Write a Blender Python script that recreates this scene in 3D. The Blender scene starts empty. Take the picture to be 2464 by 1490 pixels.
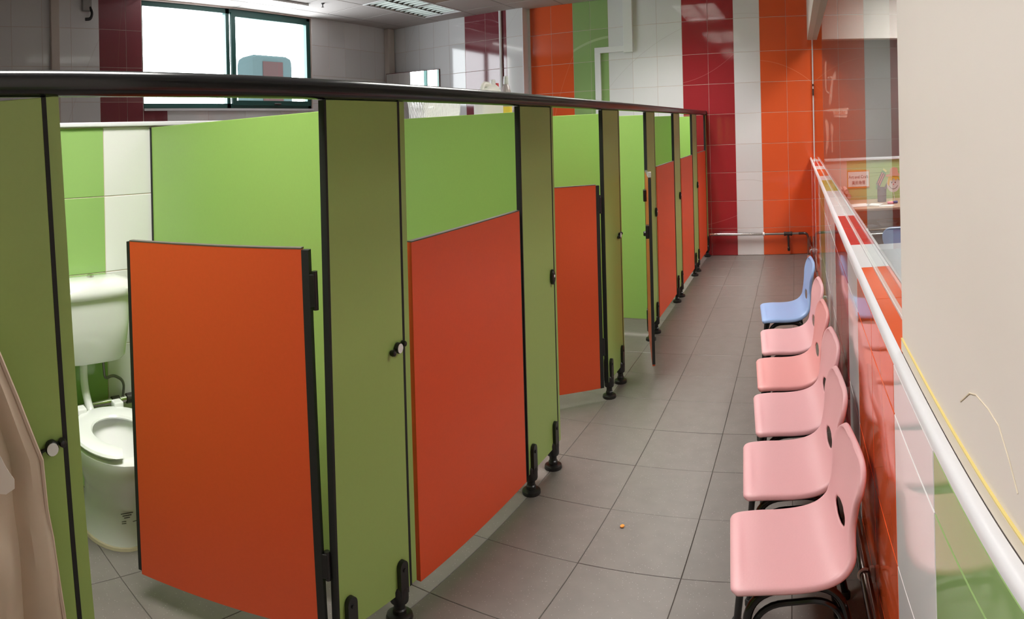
import bpy, bmesh, math, random
from mathutils import Vector, Matrix, Euler
random.seed(7)
SC = bpy.context.scene
COL = SC.collection
PI = math.pi

# ------------------------------------------------------------------ camera
# the photograph is a phone panorama: equirectangular lens, 103 degrees wide
H = 1.2375
SX, SY, CX, CY = 1376.70, 1786.61, 1912.59, 321.20
cam_d = bpy.data.cameras.new('camera')
cam = bpy.data.objects.new('camera', cam_d); COL.objects.link(cam); SC.camera = cam
cam_d.type = 'PANO'; cam_d.panorama_type = 'EQUIRECTANGULAR'
cam_d.longitude_min = .6 + (0 - CX) / SX
cam_d.longitude_max = .6 + (2464 - CX) / SX
cam_d.latitude_max = CY / SY
cam_d.latitude_min = (CY - 1490) / SY
cam_d.clip_start = .01
ry = Matrix(((math.cos(.6), math.sin(.6), 0), (-math.sin(.6), math.cos(.6), 0), (0, 0, 1)))
ROLL = -.0312
rr = Matrix(((math.cos(ROLL), 0, math.sin(ROLL)), (0, 1, 0), (-math.sin(ROLL), 0, math.cos(ROLL))))
B = (rr @ ry).transposed()
right, fwd, up = B.col[0], B.col[1], B.col[2]
cam.matrix_world = Matrix(((right.x, up.x, -fwd.x, 0), (right.y, up.y, -fwd.y, 0), (right.z, up.z, -fwd.z, H), (0, 0, 0, 1)))

# ------------------------------------------------------------------ world, exposure, lamp powers
W = bpy.data.worlds.new('overcast'); SC.world = W; W.use_nodes = True
bg = W.node_tree.nodes['Background']; bg.inputs[0].default_value = (.93, .97, 1, 1); bg.inputs[1].default_value = 15
SC.view_settings.view_transform = 'Standard'; SC.view_settings.look = 'None'
SC.view_settings.exposure = 0; SC.view_settings.gamma = 1; SC.view_settings.use_curve_mapping = False
SC.cycles.use_denoising = True
SC.cycles.max_bounces = 8; SC.cycles.transparent_max_bounces = 12
SC.cycles.caustics_reflective = False; SC.cycles.caustics_refractive = False
SC.cycles.sample_clamp_indirect = 6
LAMP_W = 90          # each lit ceiling fitting over the cubicles
CRAFT_W = 85        # each lit ceiling fitting beyond the glass
WARM = (1, .965, .93)

# ------------------------------------------------------------------ materials
MATS = {}
def mat(name, col, rough=.5, metal=0, ior=1.5, noise=0, scale=20, spec=None, coat=0, speck=None, bump=0):
    if name in MATS: return MATS[name]
    m = bpy.data.materials.new(name); m.use_nodes = True; MATS[name] = m
    nt = m.node_tree; p = nt.nodes['Principled BSDF']
    p.inputs['Base Color'].default_value = (*col, 1); p.inputs['Roughness'].default_value = rough
    p.inputs['Metallic'].default_value = metal; p.inputs['IOR'].default_value = ior
    if spec is not None: p.inputs['Specular IOR Level'].default_value = spec
    if coat: p.inputs['Coat Weight'].default_value = coat; p.inputs['Coat Roughness'].default_value = .05
    if noise or speck or bump:
        g = nt.nodes.new('ShaderNodeNewGeometry')
        n = nt.nodes.new('ShaderNodeTexNoise'); n.inputs['Scale'].default_value = scale; n.inputs['Detail'].default_value = 4
        nt.links.new(g.outputs['Position'], n.inputs['Vector'])
        mx = nt.nodes.new('ShaderNodeMix'); mx.data_type = 'RGBA'
        mx.inputs[6].default_value = (*[c * (1 - noise) for c in col], 1); mx.inputs[7].default_value = (*[min(1, c * (1 + noise)) for c in col], 1)
        nt.links.new(n.outputs['Fac'], mx.inputs[0]); out = mx.outputs[2]
        if speck:
            v = nt.nodes.new('ShaderNodeTexVoronoi'); v.inputs['Scale'].default_value = 90
            nt.links.new(g.outputs['Position'], v.inputs['Vector'])
            cr = nt.nodes.new('ShaderNodeMath'); cr.operation = 'LESS_THAN'; cr.inputs[1].default_value = .1
            nt.links.new(v.outputs['Distance'], cr.inputs[0])
            m2 = nt.nodes.new('ShaderNodeMix'); m2.data_type = 'RGBA'; m2.inputs[7].default_value = (*speck, 1)
            nt.links.new(cr.outputs[0], m2.inputs[0]); nt.links.new(out, m2.inputs[6]); out = m2.outputs[2]
        nt.links.new(out, p.inputs['Base Color'])
        if bump:
            b = nt.nodes.new('ShaderNodeBump'); b.inputs['Strength'].default_value = bump; b.inputs['Distance'].default_value = .002
            nt.links.new(n.outputs['Fac'], b.inputs['Height']); nt.links.new(b.outputs[0], p.inputs['Normal'])
    return m

def tile_mat(name, col, line, rough=.06, centre=(0, 0, 0), spacing=1.35):
    """glazed wall tile with a faint printed arc running over it"""
    m = mat(name, col, rough, ior=1.52)
    nt = m.node_tree; p = nt.nodes['Principled BSDF']
    g = nt.nodes.new('ShaderNodeNewGeometry')
    vs = nt.nodes.new('ShaderNodeVectorMath'); vs.operation = 'DISTANCE'; vs.inputs[1].default_value = centre
    nt.links.new(g.outputs['Position'], vs.inputs[0])
    dv = nt.nodes.new('ShaderNodeMath'); dv.operation = 'PINGPONG'; dv.inputs[1].default_value = spacing / 2
    nt.links.new(vs.outputs['Value'], dv.inputs[0])
    lt = nt.nodes.new('ShaderNodeMath'); lt.operation = 'LESS_THAN'; lt.inputs[1].default_value = .0025
    nt.links.new(dv.outputs[0], lt.inputs[0])
    oi = nt.nodes.new('ShaderNodeObjectInfo')
    hv = nt.nodes.new('ShaderNodeHueSaturation'); hv.inputs['Color'].default_value = (*col, 1)
    mr = nt.nodes.new('ShaderNodeMapRange'); mr.inputs[3].default_value = .94; mr.inputs[4].default_value = 1.04
    nt.links.new(oi.outputs['Random'], mr.inputs[0]); nt.links.new(mr.outputs[0], hv.inputs['Value'])
    mx = nt.nodes.new('ShaderNodeMix'); mx.data_type = 'RGBA'; mx.inputs[7].default_value = (*line, 1)
    nt.links.new(lt.outputs[0], mx.inputs[0]); nt.links.new(hv.outputs[0], mx.inputs[6])
    nt.links.new(mx.outputs[2], p.inputs['Base Color'])
    # slight waviness of the glaze
    n = nt.nodes.new('ShaderNodeTexNoise'); n.inputs['Scale'].default_value = 3
    nt.links.new(g.outputs['Position'], n.inputs['Vector'])
    b = nt.nodes.new('ShaderNodeBump'); b.inputs['Strength'].default_value = .006; b.inputs['Distance'].default_value = .002
    nt.links.new(n.outputs['Fac'], b.inputs['Height']); nt.links.new(b.outputs[0], p.inputs['Normal'])
    return m

def glass_mat(name, tint=(.97, .99, .98), ior=1.5):
    m = bpy.data.materials.new(name); m.use_nodes = True; nt = m.node_tree
    for n in list(nt.nodes): nt.nodes.remove(n)
    o = nt.nodes.new('ShaderNodeOutputMaterial'); mix = nt.nodes.new('ShaderNodeMixShader')
    t = nt.nodes.new('ShaderNodeBsdfTransparent'); t.inputs[0].default_value = (*tint, 1)
    gl = nt.nodes.new('ShaderNodeBsdfGlossy'); gl.inputs['Roughness'].default_value = 0
    f = nt.nodes.new('ShaderNodeFresnel'); f.inputs[0].default_value = ior
    g = nt.nodes.new('ShaderNodeNewGeometry'); s = nt.nodes.new('ShaderNodeMath'); s.operation = 'SUBTRACT'; s.inputs[0].default_value = 1
    ml = nt.nodes.new('ShaderNodeMath'); ml.operation = 'MULTIPLY'
    nt.links.new(g.outputs['Backfacing'], s.inputs[1]); nt.links.new(s.outputs[0], ml.inputs[0]); nt.links.new(f.outputs[0], ml.inputs[1])
    nt.links.new(ml.outputs[0], mix.inputs[0]); nt.links.new(t.outputs[0], mix.inputs[1]); nt.links.new(gl.outputs[0], mix.inputs[2])
    nt.links.new(mix.outputs[0], o.inputs[0]); MATS[name] = m
    return m

# tiles
T_WHITE = tile_mat('tile_white', (.78, .775, .785), (.68, .66, .66), centre=(-.6, 5.9, -.3))
T_RED = tile_mat('tile_red', (.36, .028, .035), (.46, .1, .1), centre=(-1.5, 6.6, 2.95))
T_ORANGE = tile_mat('tile_orange', (.78, .115, .032), (.82, .2, .1), centre=(-.5, 6.3, .55))
T_GREEN = tile_mat('tile_green', (.29, .44, .17), (.42, .56, .28), centre=(-2.2, .2, .7))
T_DARKRED_HAZED = tile_mat('tile_maroon_hazed', (.24, .05, .064), (.26, .08, .08), centre=(-4.9, 6.3, 1.7))  # dark red lifted: hazy veil glare is mixed into this colour
TM = {'w': T_WHITE, 'r': T_RED, 'o': T_ORANGE, 'g': T_GREEN, 'm': T_DARKRED_HAZED}
GROUT = mat('grout_pale', (.66, .54, .49), .8)
GROUT_DK = mat('grout_dark', (.105, .093, .083), .9)
FLOOR_T = mat('floor_tile', (.178, .158, .145), .42, noise=.16, scale=14, speck=(.4, .37, .35), bump=.25)
PLASTER = mat('painted_plaster', (.62, .55, .5), .6, noise=.03, scale=6)
CREAM = mat('cream_paint', (.79, .725, .675), .55, noise=.035, scale=4)
CEIL = mat('ceiling_tile', (.5, .46, .44), .9, noise=.05, scale=60)
TBAR = mat('ceiling_bar', (.3, .28, .27), .6)
LIME = mat('laminate_lime', (.345, .57, .14), .38, noise=.03, scale=120)
OLIVE = mat('laminate_olive', (.33, .46, .13), .4, noise=.03, scale=120)
ORANGE = mat('laminate_orange', (.76, .092, .026), .42, noise=.04, scale=120)
BLACK = mat('black_plastic', (.012, .011, .011), .35)
RUBBER = mat('black_rubber', (.012, .012, .012), .7)
RAIL = mat('rail_black', (.01, .0105, .012), .22, ior=1.5)
CHROME = mat('chrome', (.7, .68, .66), .18, metal=1)
STEEL = mat('steel_pipe', (.42, .39, .37), .3, metal=1)
DKMETAL = mat('dark_fitting', (.07, .062, .06), .4, metal=.5)
WHITEP = mat('white_plastic', (.8, .8, .8), .35)
TRIMW = mat('white_trim', (.8, .8, .84), .3)
CERAMIC = mat('white_ceramic', (.78, .79, .77), .08, coat=.5)
PINK = mat('pink_plastic', (.73, .41, .435), .42, noise=.02, scale=200, bump=.08)
BLUE = mat('blue_plastic', (.3, .43, .72), .42, noise=.02, scale=200, bump=.08)
BLKMET = mat('black_painted_tube', (.01, .01, .01), .18, ior=1.55)
FABRIC = mat('beige_fabric', (.62, .51, .4), .85, noise=.1, scale=12)
FRAMEG = mat('window_green', (.012, .075, .065), .4)
GLASS = glass_mat('clear_glass', ior=1.5)
WINGLASS = glass_mat('window_glass', tint=(.98, .99, .99), ior=1.45)
MIRROR = mat('mirror_silver', (.9, .9, .9), .02, metal=1)
YELLOW = mat('yellow_line', (.85, .7, .26), .5)
DESKW = mat('desk_wood', (.52, .36, .27), .4)
PINB = mat('pinboard_green', (.42, .58, .24), .7)
PAPER = mat('white_paper', (.85, .84, .83), .7)

# ------------------------------------------------------------------ mesh builder
class MB:
    def __init__(s): s.bm = bmesh.new()
    def box(s, x0, x1, y0, y1, z0, z1, bev=0):
        r = bmesh.ops.create_cube(s.bm, size=1)
        vs = r['verts']
        for v in vs:
            v.co = Vector(((x0 + x1) / 2 + v.co.x * (x1 - x0), (y0 + y1) / 2 + v.co.y * (y1 - y0), (z0 + z1) / 2 + v.co.z * (z1 - z0)))
        if bev:
            es = list({e for v in vs for e in v.link_edges})
            bmesh.ops.bevel(s.bm, geom=es, offset=bev, segments=2, affect='EDGES', profile=.5)
        return s
    def rings(s, rings, cap0=True, cap1=True, closed=False):
        vr = [[s.bm.verts.new(p) for p in r] for r in rings]
        n = len(vr[0])
        seq = list(zip(vr, vr[1:])) + ([(vr[-1], vr[0])] if closed else [])
        for a, b in seq:
            for i in range(n):
                try: s.bm.faces.new((a[i], a[(i + 1) % n], b[(i + 1) % n], b[i]))
                except ValueError: pass
        if not closed:
            if cap0: s.bm.faces.new(list(reversed(vr[0])))
            if cap1: s.bm.faces.new(vr[-1])
        return s
    def lathe(s, prof, c=(0, 0, 0), seg=16, axis='z', sx=1, sy=1):
        """prof: (r, t) pairs along the axis"""
        R = []
        for r, t in prof:
            ring = []
            for k in range(seg):
                a = 2 * PI * k / seg; u, v = max(r, 1e-5) * math.cos(a) * sx, max(r, 1e-5) * math.sin(a) * sy
                ring.append(Vector(c) + {'z': Vector((u, v, t)), 'x': Vector((t, u, v)), 'y': Vector((v, t, u))}[axis])
            R.append(ring)
        return s.rings(R)
    def tube(s, pts, r, seg=10, closed=False, squash=None):
        pts = [Vector(p) for p in pts]; R = []
        n = len(pts); prev = None
        for i, p in enumerate(pts):
            if closed: t = pts[(i + 1) % n] - pts[i - 1]
            else: t = pts[min(i + 1, n - 1)] - pts[max(i - 1, 0)]
            t.normalize()
            if prev is None:
                ref = Vector((0, 0, 1)) if abs(t.z) < .9 else Vector((1, 0, 0))
                nrm = (ref - t * ref.dot(t)).normalized()
            else: nrm = (prev - t * prev.dot(t)).normalized()
            prev = nrm; b = t.cross(nrm)
            rr_ = r[i] if isinstance(r, (list, tuple)) else r
            R.append([p + (nrm * math.cos(2 * PI * k / seg) + b * math.sin(2 * PI * k / seg)) * rr_ for k in range(seg)])
        return s.rings(R, closed=closed)
    def prism(s, poly, d0, d1, axis='y'):
        """poly of (u, v); extruded from d0 to d1 along axis. y: (x,z); x: (y,z); z: (x,y)"""
        f = {'y': lambda u, v, d: (u, d, v), 'x': lambda u, v, d: (d, u, v), 'z': lambda u, v, d: (u, v, d)}[axis]
        return s.rings([[Vector(f(u, v, d0)) for u, v in poly], [Vector(f(u, v, d1)) for u, v in poly]])
    def build(s, name, m, parent=None, smooth=False, loc=None, local=False):
        bmesh.ops.recalc_face_normals(s.bm, faces=s.bm.faces)
        me = bpy.data.meshes.new(name); 
        if smooth:
            for f in s.bm.faces: f.smooth = True
        s.bm.to_mesh(me); s.bm.free()
        if smooth: 
            try: me.set_sharp_from_angle(angle=math.radians(38))
            except Exception: pass
        o = bpy.data.objects.new(name, me); COL.objects.link(o)
        if m: me.materials.append(m)
        if parent is not None:
            o.parent = parent
            if not local:
                M = Matrix.Identity(4); q = parent
                while q is not None:
                    M = Matrix.LocRotScale(q.location, q.rotation_euler, q.scale) @ M; q = q.parent
                me.transform(M.inverted())
        elif loc is not None:
            me.transform(Matrix.Translation(-Vector(loc))); o.location = loc
        return o

def fillet(pts, r, n=5):
    """round the corners of a polyline"""
    P = [Vector(p) for p in pts]; out = [P[0]]
    for i in range(1, len(P) - 1):
        a, b, c = P[i - 1], P[i], P[i + 1]
        da, dc = (a - b), (c - b); d = min(r, da.length * .49, dc.length * .49)
        p0, p1 = b + da.normalized() * d, b + dc.normalized() * d
        for k in range(n + 1):
            t = k / n; out.append(p0 * (1 - t) ** 2 + b * 2 * t * (1 - t) + p1 * t * t)
    out.append(P[-1]); return out

def thing(name, label, cat, loc=(0, 0, 0), rz=0, group=None, kind=None):
    o = bpy.data.objects.new(name, None); COL.objects.link(o); o.empty_display_size = .05
    o.location = loc; o.rotation_euler = (0, 0, rz)
    return tag(o, label, cat, group, kind)
def tag(o, label, cat, group=None, kind=None):
    o['label'] = label; o['category'] = cat
    if group: o['group'] = group
    if kind: o['kind'] = kind
    return o
def struct(o, label=None, cat=None):
    o['kind'] = 'structure'
    if label: o['label'] = label
    if cat: o['category'] = cat
    return o
def dup(root, loc, rz, label, group=None):
    r = root.copy(); COL.objects.link(r); r.location = loc; r.rotation_euler = (0, 0, rz); r['label'] = label
    if group: r['group'] = group
    for ch in list(root.children):
        c = ch.copy(); COL.objects.link(c); c.parent = r
        for g in ch.children:
            d = g.copy(); COL.objects.link(d); d.parent = c
    return r

# ------------------------------------------------------------------ tiles (parts of floors and walls)
TCACHE = {}
def tile_mesh(w, h, m, d=.006, ch=.0012):
    key = (round(w, 4), round(h, 4), m.name)
    if key not in TCACHE:
        bm = bmesh.new(); a, b = w / 2, h / 2
        lo = [bm.verts.new((x, y, 0)) for x, y in ((-a, -b), (a, -b), (a, b), (-a, b))]
        md = [bm.verts.new((x, y, d - ch)) for x, y in ((-a, -b), (a, -b), (a, b), (-a, b))]
        hi = [bm.verts.new((x, y, d)) for x, y in ((-a + ch, -b + ch), (a - ch, -b + ch), (a - ch, b - ch), (-a + ch, b - ch))]
        for i in range(4):
            j = (i + 1) % 4
            bm.faces.new((lo[i], lo[j], md[j], md[i])); bm.faces.new((md[i], md[j], hi[j], hi[i]))
        bm.faces.new(hi)
        me = bpy.data.meshes.new('tile'); bm.to_mesh(me); bm.free(); me.materials.append(m); TCACHE[key] = me
    return TCACHE[key]
def put_tile(parent, name, w, h, m, loc, rot, d=.006):
    o = bpy.data.objects.new(name, tile_mesh(w, h, m, d)); COL.objects.link(o)
    o.location = loc; o.rotation_euler = rot; o.parent = parent
    return o
R_FAR = (PI / 2, 0, 0); R_PAR = (PI / 2, 0, -PI / 2); R_LEFT = (PI / 2, 0, PI / 2)
J = .0016   # half joint

# ================================================================== the room
XL, XP, D, ZC = -5.636, .174, 6.8, 2.485
XB = -2.4                      # tiled wall behind the cubicles
# floor
f = struct(MB().box(XL - .3, 4.6, -2.2, 9.6, -.12, -.003).build('floor', GROUT_DK))
T0 = .3437; tx, ty = -.7266, 1.7217
for i in range(-5, 3):
    for j in range(-6, 15):
        x0, x1 = tx + i * T0, min(tx + (i + 1) * T0, XP - .004); y0, y1 = ty + j * T0, min(ty + (j + 1) * T0, D - .006)
        if x0 < XB: x0 = XB + .006
        if x1 - x0 < .03 or y1 - y0 < .03: continue
        put_tile(f, 'floor_tile', x1 - x0 - .0022, y1 - y0 - .0022, FLOOR_T, ((x0 + x1) / 2, (y0 + y1) / 2, -.006 + random.uniform(-.0004, .0004)), (0, 0, random.uniform(-.002, .002)))

# far wall (right part) and its tiles
rows = [0, .255, .51, .775, 1.035, 1.318, 1.6, 1.885, 2.2, 2.5]
wf = struct(MB().box(-3.46, .34, D + .002, D + .2, 0, 2.7).build('wall_far', GROUT))
cols = [(-3.425, -3.36, 'w'), (-3.355, -3.052, 'o'), (-3.052, -2.747, 'o'), (-2.747, -2.51, 'g'), (-2.51, -2.271, 'g'), (-2.271, -1.96, 'w'), (-1.96, -1.648, 'w'), (-1.648, -1.336, 'w'),
        (-1.336, -1.022, 'r'), (-1.022, -.71, 'r'), (-.71, -.398, 'w'), (-.398, -.085, 'o'), (-.085, .227, 'o'), (.227, .34, 'o')]
for x0, x1, c in cols:
    for z0, z1 in zip(rows, rows[1:]):
        put_tile(wf, 'wall_tile', x1 - x0 - 2 * J, z1 - z0 - 2 * J, TM[c], ((x0 + x1) / 2, D + .006, (z0 + z1) / 2), R_FAR)
# far wall, proud part on the left
DL = 6.66
wl = struct(MB().box(XL - .2, -3.40, DL + .002, D + .2, 0, 2.7).build('wall_far_left', GROUT))
for x0, x1, c in [(-5.62, -5.36, 'w'), (-5.36, -5.09, 'w'), (-5.09, -4.83, 'w'), (-4.83, -4.56, 'w'), (-4.56, -4.295, 'w'), (-4.295, -3.965, 'm'), (-3.965, -3.64, 'm'), (-3.64, -3.402, 'w')]:
    for z0, z1 in zip(rows[4:], rows[5:]):
        put_tile(wl, 'wall_tile', x1 - x0 - 2 * J, z1 - z0 - 2 * J, TM[c], ((x0 + x1) / 2, DL + .006, (z0 + z1) / 2), R_FAR)
put = MB().box(-3.404, -3.394, DL, D + .004, 0, 2.6).build('trim_1', TRIMW); struct(put)

# left wall with the window
WY0, WY1, WZ0, WZ1 = 2.61, 5.04, 1.545, 2.472
m = MB()
m.box(XL - .2, XL - .002, -2.2, WY0, 0, 2.7); m.box(XL - .2, XL - .002, WY1, 6.9, 0, 2.7); m.box(XL - .2, XL - .002, WY0, WY1, 0, WZ0); m.box(XL - .2, XL - .002, WY0, WY1, WZ1, 2.7)
ww = struct(m.build('wall_left', GROUT))
ycols = [(.55, .86, 'w'), (.86, 1.17, 'w'), (1.17, 1.49, 'w'), (1.49, 1.80, 'w'), (1.80, 2.11, 'w'), (2.11, 2.42, 'm'), (2.42, 2.605, 'm'),
         (5.045, 5.36, 'w'), (5.36, 5.67, 'w'), (5.67, 5.98, 'w'), (5.98, 6.29, 'w'), (6.29, 6.655, 'w')]
for y0, y1, c in ycols:
    for z0, z1 in zip(rows[4:], rows[5:]):
        put_tile(ww, 'wall_tile', y1 - y0 - 2 * J, z1 - z0 - 2 * J, TM[c], (XL - .006, (y0 + y1) / 2, (z0 + z1) / 2), R_LEFT)
for y0, y1, c in [(2.61, 2.9, 'm'), (2.9, 3.43, 'w'), (3.43, 3.95, 'w'), (3.95, 4.5, 'w'), (4.5, 5.04, 'w')]:
    for z0, z1 in ((1.035, 1.318), (1.318, 1.54)):
        put_tile(ww, 'wall_tile', y1 - y0 - 2 * J, z1 - z0 - 2 * J, TM[c], (XL - .006, (y0 + y1) / 2, (z0 + z1) / 2), R_LEFT)
# window: green metal frame, fixed left light, right casement slightly ajar
win = thing('window_1', 'wide green framed window full of white daylight', 'window', (XL - .1, 3.8, WZ0)); win['kind'] = 'structure'
m = MB(); fx0, fx1 = XL - .1, XL - .03
m.box(fx0, fx1, WY0, WY1, WZ1 - .045, WZ1); m.box(fx0, fx1, WY0, WY1, WZ0, WZ0 + .045)
m.box(fx0, fx1, WY1 - .05, WY1, WZ0, WZ1); m.box(fx0, fx1, WY0, WY0 + .02, WZ0, WZ1)
m.box(fx0, fx1, 3.715, 3.765, WZ0, WZ1); m.build('window_frame', FRAMEG, win)
m = MB(); sx0, sx1 = XL - .05, XL - .015
m.box(sx0, sx1, 3.785, 3.845, WZ0 + .03, WZ1 - .03); m.box(sx0, sx1, WY1 - .075, WY1 - .02, WZ0 + .03, WZ1 - .03)
m.box(sx0, sx1, 3.845, WY1 - .075, WZ0 + .03, WZ0 + .075); m.box(sx0, sx1, 3.845, WY1 - .075, WZ1 - .07, WZ1 - .03)
sash = m.build('sash', FRAMEG, win)
MB().box(XL - .045, XL - .041, WY0 + .02, 3.715, WZ0 + .045, WZ1 - .045).build('pane', WINGLASS, win)
MB().box(XL - .034, XL - .030, 3.845, WY1 - .075, WZ0 + .075, WZ1 - .07).build('pane', WINGLASS, sash)
MB().box(XL - .012, XL + .012, 4.4, 4.5, WZ0 + .035, WZ0 + .05, .003).build('window_handle', DKMETAL, sash)
MB().box(XL - .2, XL + .02, WY0 - .0, WY1, WZ0 - .02, WZ0).build('window_sill', TRIMW, win)
# daylight portal in the opening (sampling aid for the sky, adds no light)
ld = bpy.data.lights.new('window_portal', 'AREA'); ld.shape = 'RECTANGLE'; ld.size = WY1 - WY0; ld.size_y = WZ1 - WZ0; ld.cycles.is_portal = True
lo = bpy.data.objects.new('window_portal', ld); COL.objects.link(lo); lo.location = (XL - .19, (WY0 + WY1) / 2, (WZ0 + WZ1) / 2); lo.rotation_euler = (0, -PI / 2, 0); lo.rotation_euler = Euler((PI / 2, 0, -PI / 2))

# walls outside the view that close the room
struct(MB().box(XL - .3, 4.6, -2.3, -2.2, 0, 2.85).build('wall_back', PLASTER))
# ceiling: grid of lay-in tiles
lights = [(-1.55, -.93, 4.84, 6.08), (-1.55, -.93, 2.36, 3.60), (-1.55, -.93, -.12, 1.12)]
DEAD = (-4.73, -4.11, 5.08, 6.32)
LX0, LY0 = -2.87, 6.32
ce = struct(MB().box(XL - .3, .34, -2.3, 7.0, 2.62, 2.72).build('ceiling', PLASTER))
gx = [LX0 + k * .62 for k in range(-5, 6)]
gx = sorted([g for g in gx if XL < g < .25]); xs = [XL] + gx + [.3]
gy = sorted([LY0 - k * .62 for k in range(0, 15)]); ys = [-2.2] + [g for g in gy if g > -2.1] + [D]
fits = lights + [DEAD]
# fixtures over the cubicles sit on their own bays of the grid
bays = [(-1.55, -.93, y0, y1) for _, _, y0, y1 in lights]
xs = [x for x in xs if not -1.75 < x < -.75] + [-1.63, -1.01]; xs.sort()
lights = [(-1.63, -1.01, y0, y1) for _, _, y0, y1 in lights]; fits = lights + [DEAD]
bm_ = MB()
for a, b in zip(xs, xs[1:]):
    for c, d in zip(ys, ys[1:]):
        cx_, cy_ = (a + b) / 2, (c + d) / 2
        if any(l[0] - .01 < cx_ < l[1] + .01 and l[2] - .3 < cy_ < l[3] + .3 for l in lights): continue
        if DEAD[0] < cx_ < DEAD[1] and DEAD[2] < cy_ < DEAD[3]: continue
        if b - a < .03 or d - c < .03: continue
        tan = abs(cx_ + 3.8) < .1 and abs(cy_ - 5.39) < .1
        put_tile(ce, 'ceiling_tile', b - a - .02, d - c - .02, mat('ceiling_panel_tan', (.33, .25, .19), .8) if tan else CEIL, (cx_, cy_, ZC + .012 + random.uniform(0, .001)), (PI, 0, 0), .012)
for x in xs[1:-1]: bm_.box(x - .012, x + .012, -2.2, D, ZC + .002, ZC + .03)
for y in ys[1:-1]: bm_.box(XL, .3, y - .012, y + .012, ZC + .0025, ZC + .0305)
# closing strips beside the lit fittings
for x0, x1, y0, y1 in lights:
    pass
g_ = bm_.build('ceiling_grid', TBAR, ce); g_['kind'] = 'stuff'
m = MB()
lys = sorted([v for l in lights for v in l[2:]])
segs = [(-2.2, lys[0]), (lys[1], lys[2]), (lys[3], lys[4]), (lys[5], D)]
for a, b in segs:
    n = max(1, round((b - a) / .62)); st = (b - a) / n
    for k in range(n):
        put_tile(ce, 'ceiling_tile', .60, st - .02, CEIL, (-1.32, a + (k + .5) * st, ZC + .012), (PI, 0, 0), .012)
m.bm.free()

def troffer(x0, x1, y0, y1, lit, label, group=None, watt=0, z=ZC, long_y=True):
    t = thing('ceiling_light', label, 'ceiling light', ((x0 + x1) / 2, (y0 + y1) / 2, z), 0, group, 'thing')
    m = MB(); w = .022
    m.box(x0, x0 + w, y0, y1, z - .004, z + .02); m.box(x1 - w, x1, y0, y1, z - .004, z + .02)
    m.box(x0 + w, x1 - w, y0, y0 + w, z - .004, z + .02); m.box(x0 + w, x1 - w, y1 - w, y1, z - .004, z + .02)
    m.build('frame', WHITEP, t)
    MB().box(x0 + .01, x1 - .01, y0 + .01, y1 - .01, z + .085, z + .1).build('reflector', mat('reflector', (.5, .52, .5), .4, metal=.5), t)
    m = MB()
    m.box(x0 + .002, x0 + .012, y0, y1, z + .02, z + .1); m.box(x1 - .012, x1 - .002, y0, y1, z + .02, z + .1)
    m.box(x0, x1, y0 + .002, y0 + .012, z + .02, z + .1); m.box(x0, x1, y1 - .012, y1 - .002, z + .02, z + .1)
    m.build('housing', WHITEP, t)
    m = MB()
    n = 13
    for k in range(1, n):
        yy = y0 + (y1 - y0) * k / n
        m.prism([(yy - .007, z + .045), (yy + .007, z + .045), (yy + .002, z + .002), (yy - .002, z + .002)], x0 + w, x1 - w, 'x')
    for xx in ((x0 + x1) / 2,):
        m.prism([(xx - .012, z + .046), (xx + .012, z + .046), (xx + .004, z + .001), (xx - .004, z + .001)], y0 + w, y1 - w, 'y')
    m.build('louvre', mat('louvre_metal', (.34, .37, .34), .45, metal=.6), t)
    for xx in (x0 + (x1 - x0) * .28, x0 + (x1 - x0) * .72):
        MB().lathe([(.013, y0 + .03), (.013, y1 - .03)], (xx, 0, z + .068), 10, 'y').build('tube', mat('tube_lit', (.9, .9, .9), .4) if lit else WHITEP, t, True)
    if lit:
        d = bpy.data.lights.new('lamp', 'AREA'); d.shape = 'RECTANGLE'; d.size = x1 - x0 - .08; d.size_y = y1 - y0 - .08
        d.energy = watt; d.color = WARM
        o = bpy.data.objects.new('lamp', d); COL.objects.link(o); o.parent = t; o.location = (0, 0, .052)
    return t
names = ['lit louvred ceiling light nearest the striped far wall', 'lit louvred ceiling light over the middle of the cubicles', 'lit louvred ceiling light above the nearest cubicle']
for l, n in zip(lights, names): troffer(*l, True, n, 'lit ceiling lights over the cubicles', LAMP_W)
troffer(*DEAD, False, 'unlit louvred ceiling light near the grey back corner', None)

# wall behind the cubicles, low, with a white ledge
SW = {'w': tile_mat('cubicle_tile_white', (.82, .815, .81), (.55, .55, .55), centre=(XB, .85, 1.45), spacing=.76), 'g': tile_mat('cubicle_tile_green', (.29, .47, .15), (.42, .58, .28), centre=(XB, .85, 1.45), spacing=.76)}
wb = struct(MB().box(XB - .15, XB - .002, -2.2, D, 0, 1.305).build('wall_cubicles', GROUT))
brow = [0, .26, .53, .80, 1.065, 1.304]
for y0, y1, c in [(-.01, .3, 'w'), (.3, .61, 'g'), (.61, .91, 'g'), (.91, 1.145, 'w'), (1.185, 1.55, 'w')] + [(1.55 + .31 * k, 1.55 + .31 * (k + 1), 'wwggwwwggwwwggwww'[k]) for k in range(16)] + [(6.51, 6.79, 'w')]:
    for z0, z1 in zip(brow, brow[1:]):
        put_tile(wb, 'wall_tile', y1 - y0 - .003, z1 - z0 - .003, SW[c], (XB - .006, (y0 + y1) / 2, (z0 + z1) / 2), R_LEFT)
ledge = struct(MB().box(XB - .19, XB + .014, -2.2, D - .01, 1.306, 1.322, .004).build('trim_2', TRIMW))

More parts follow.
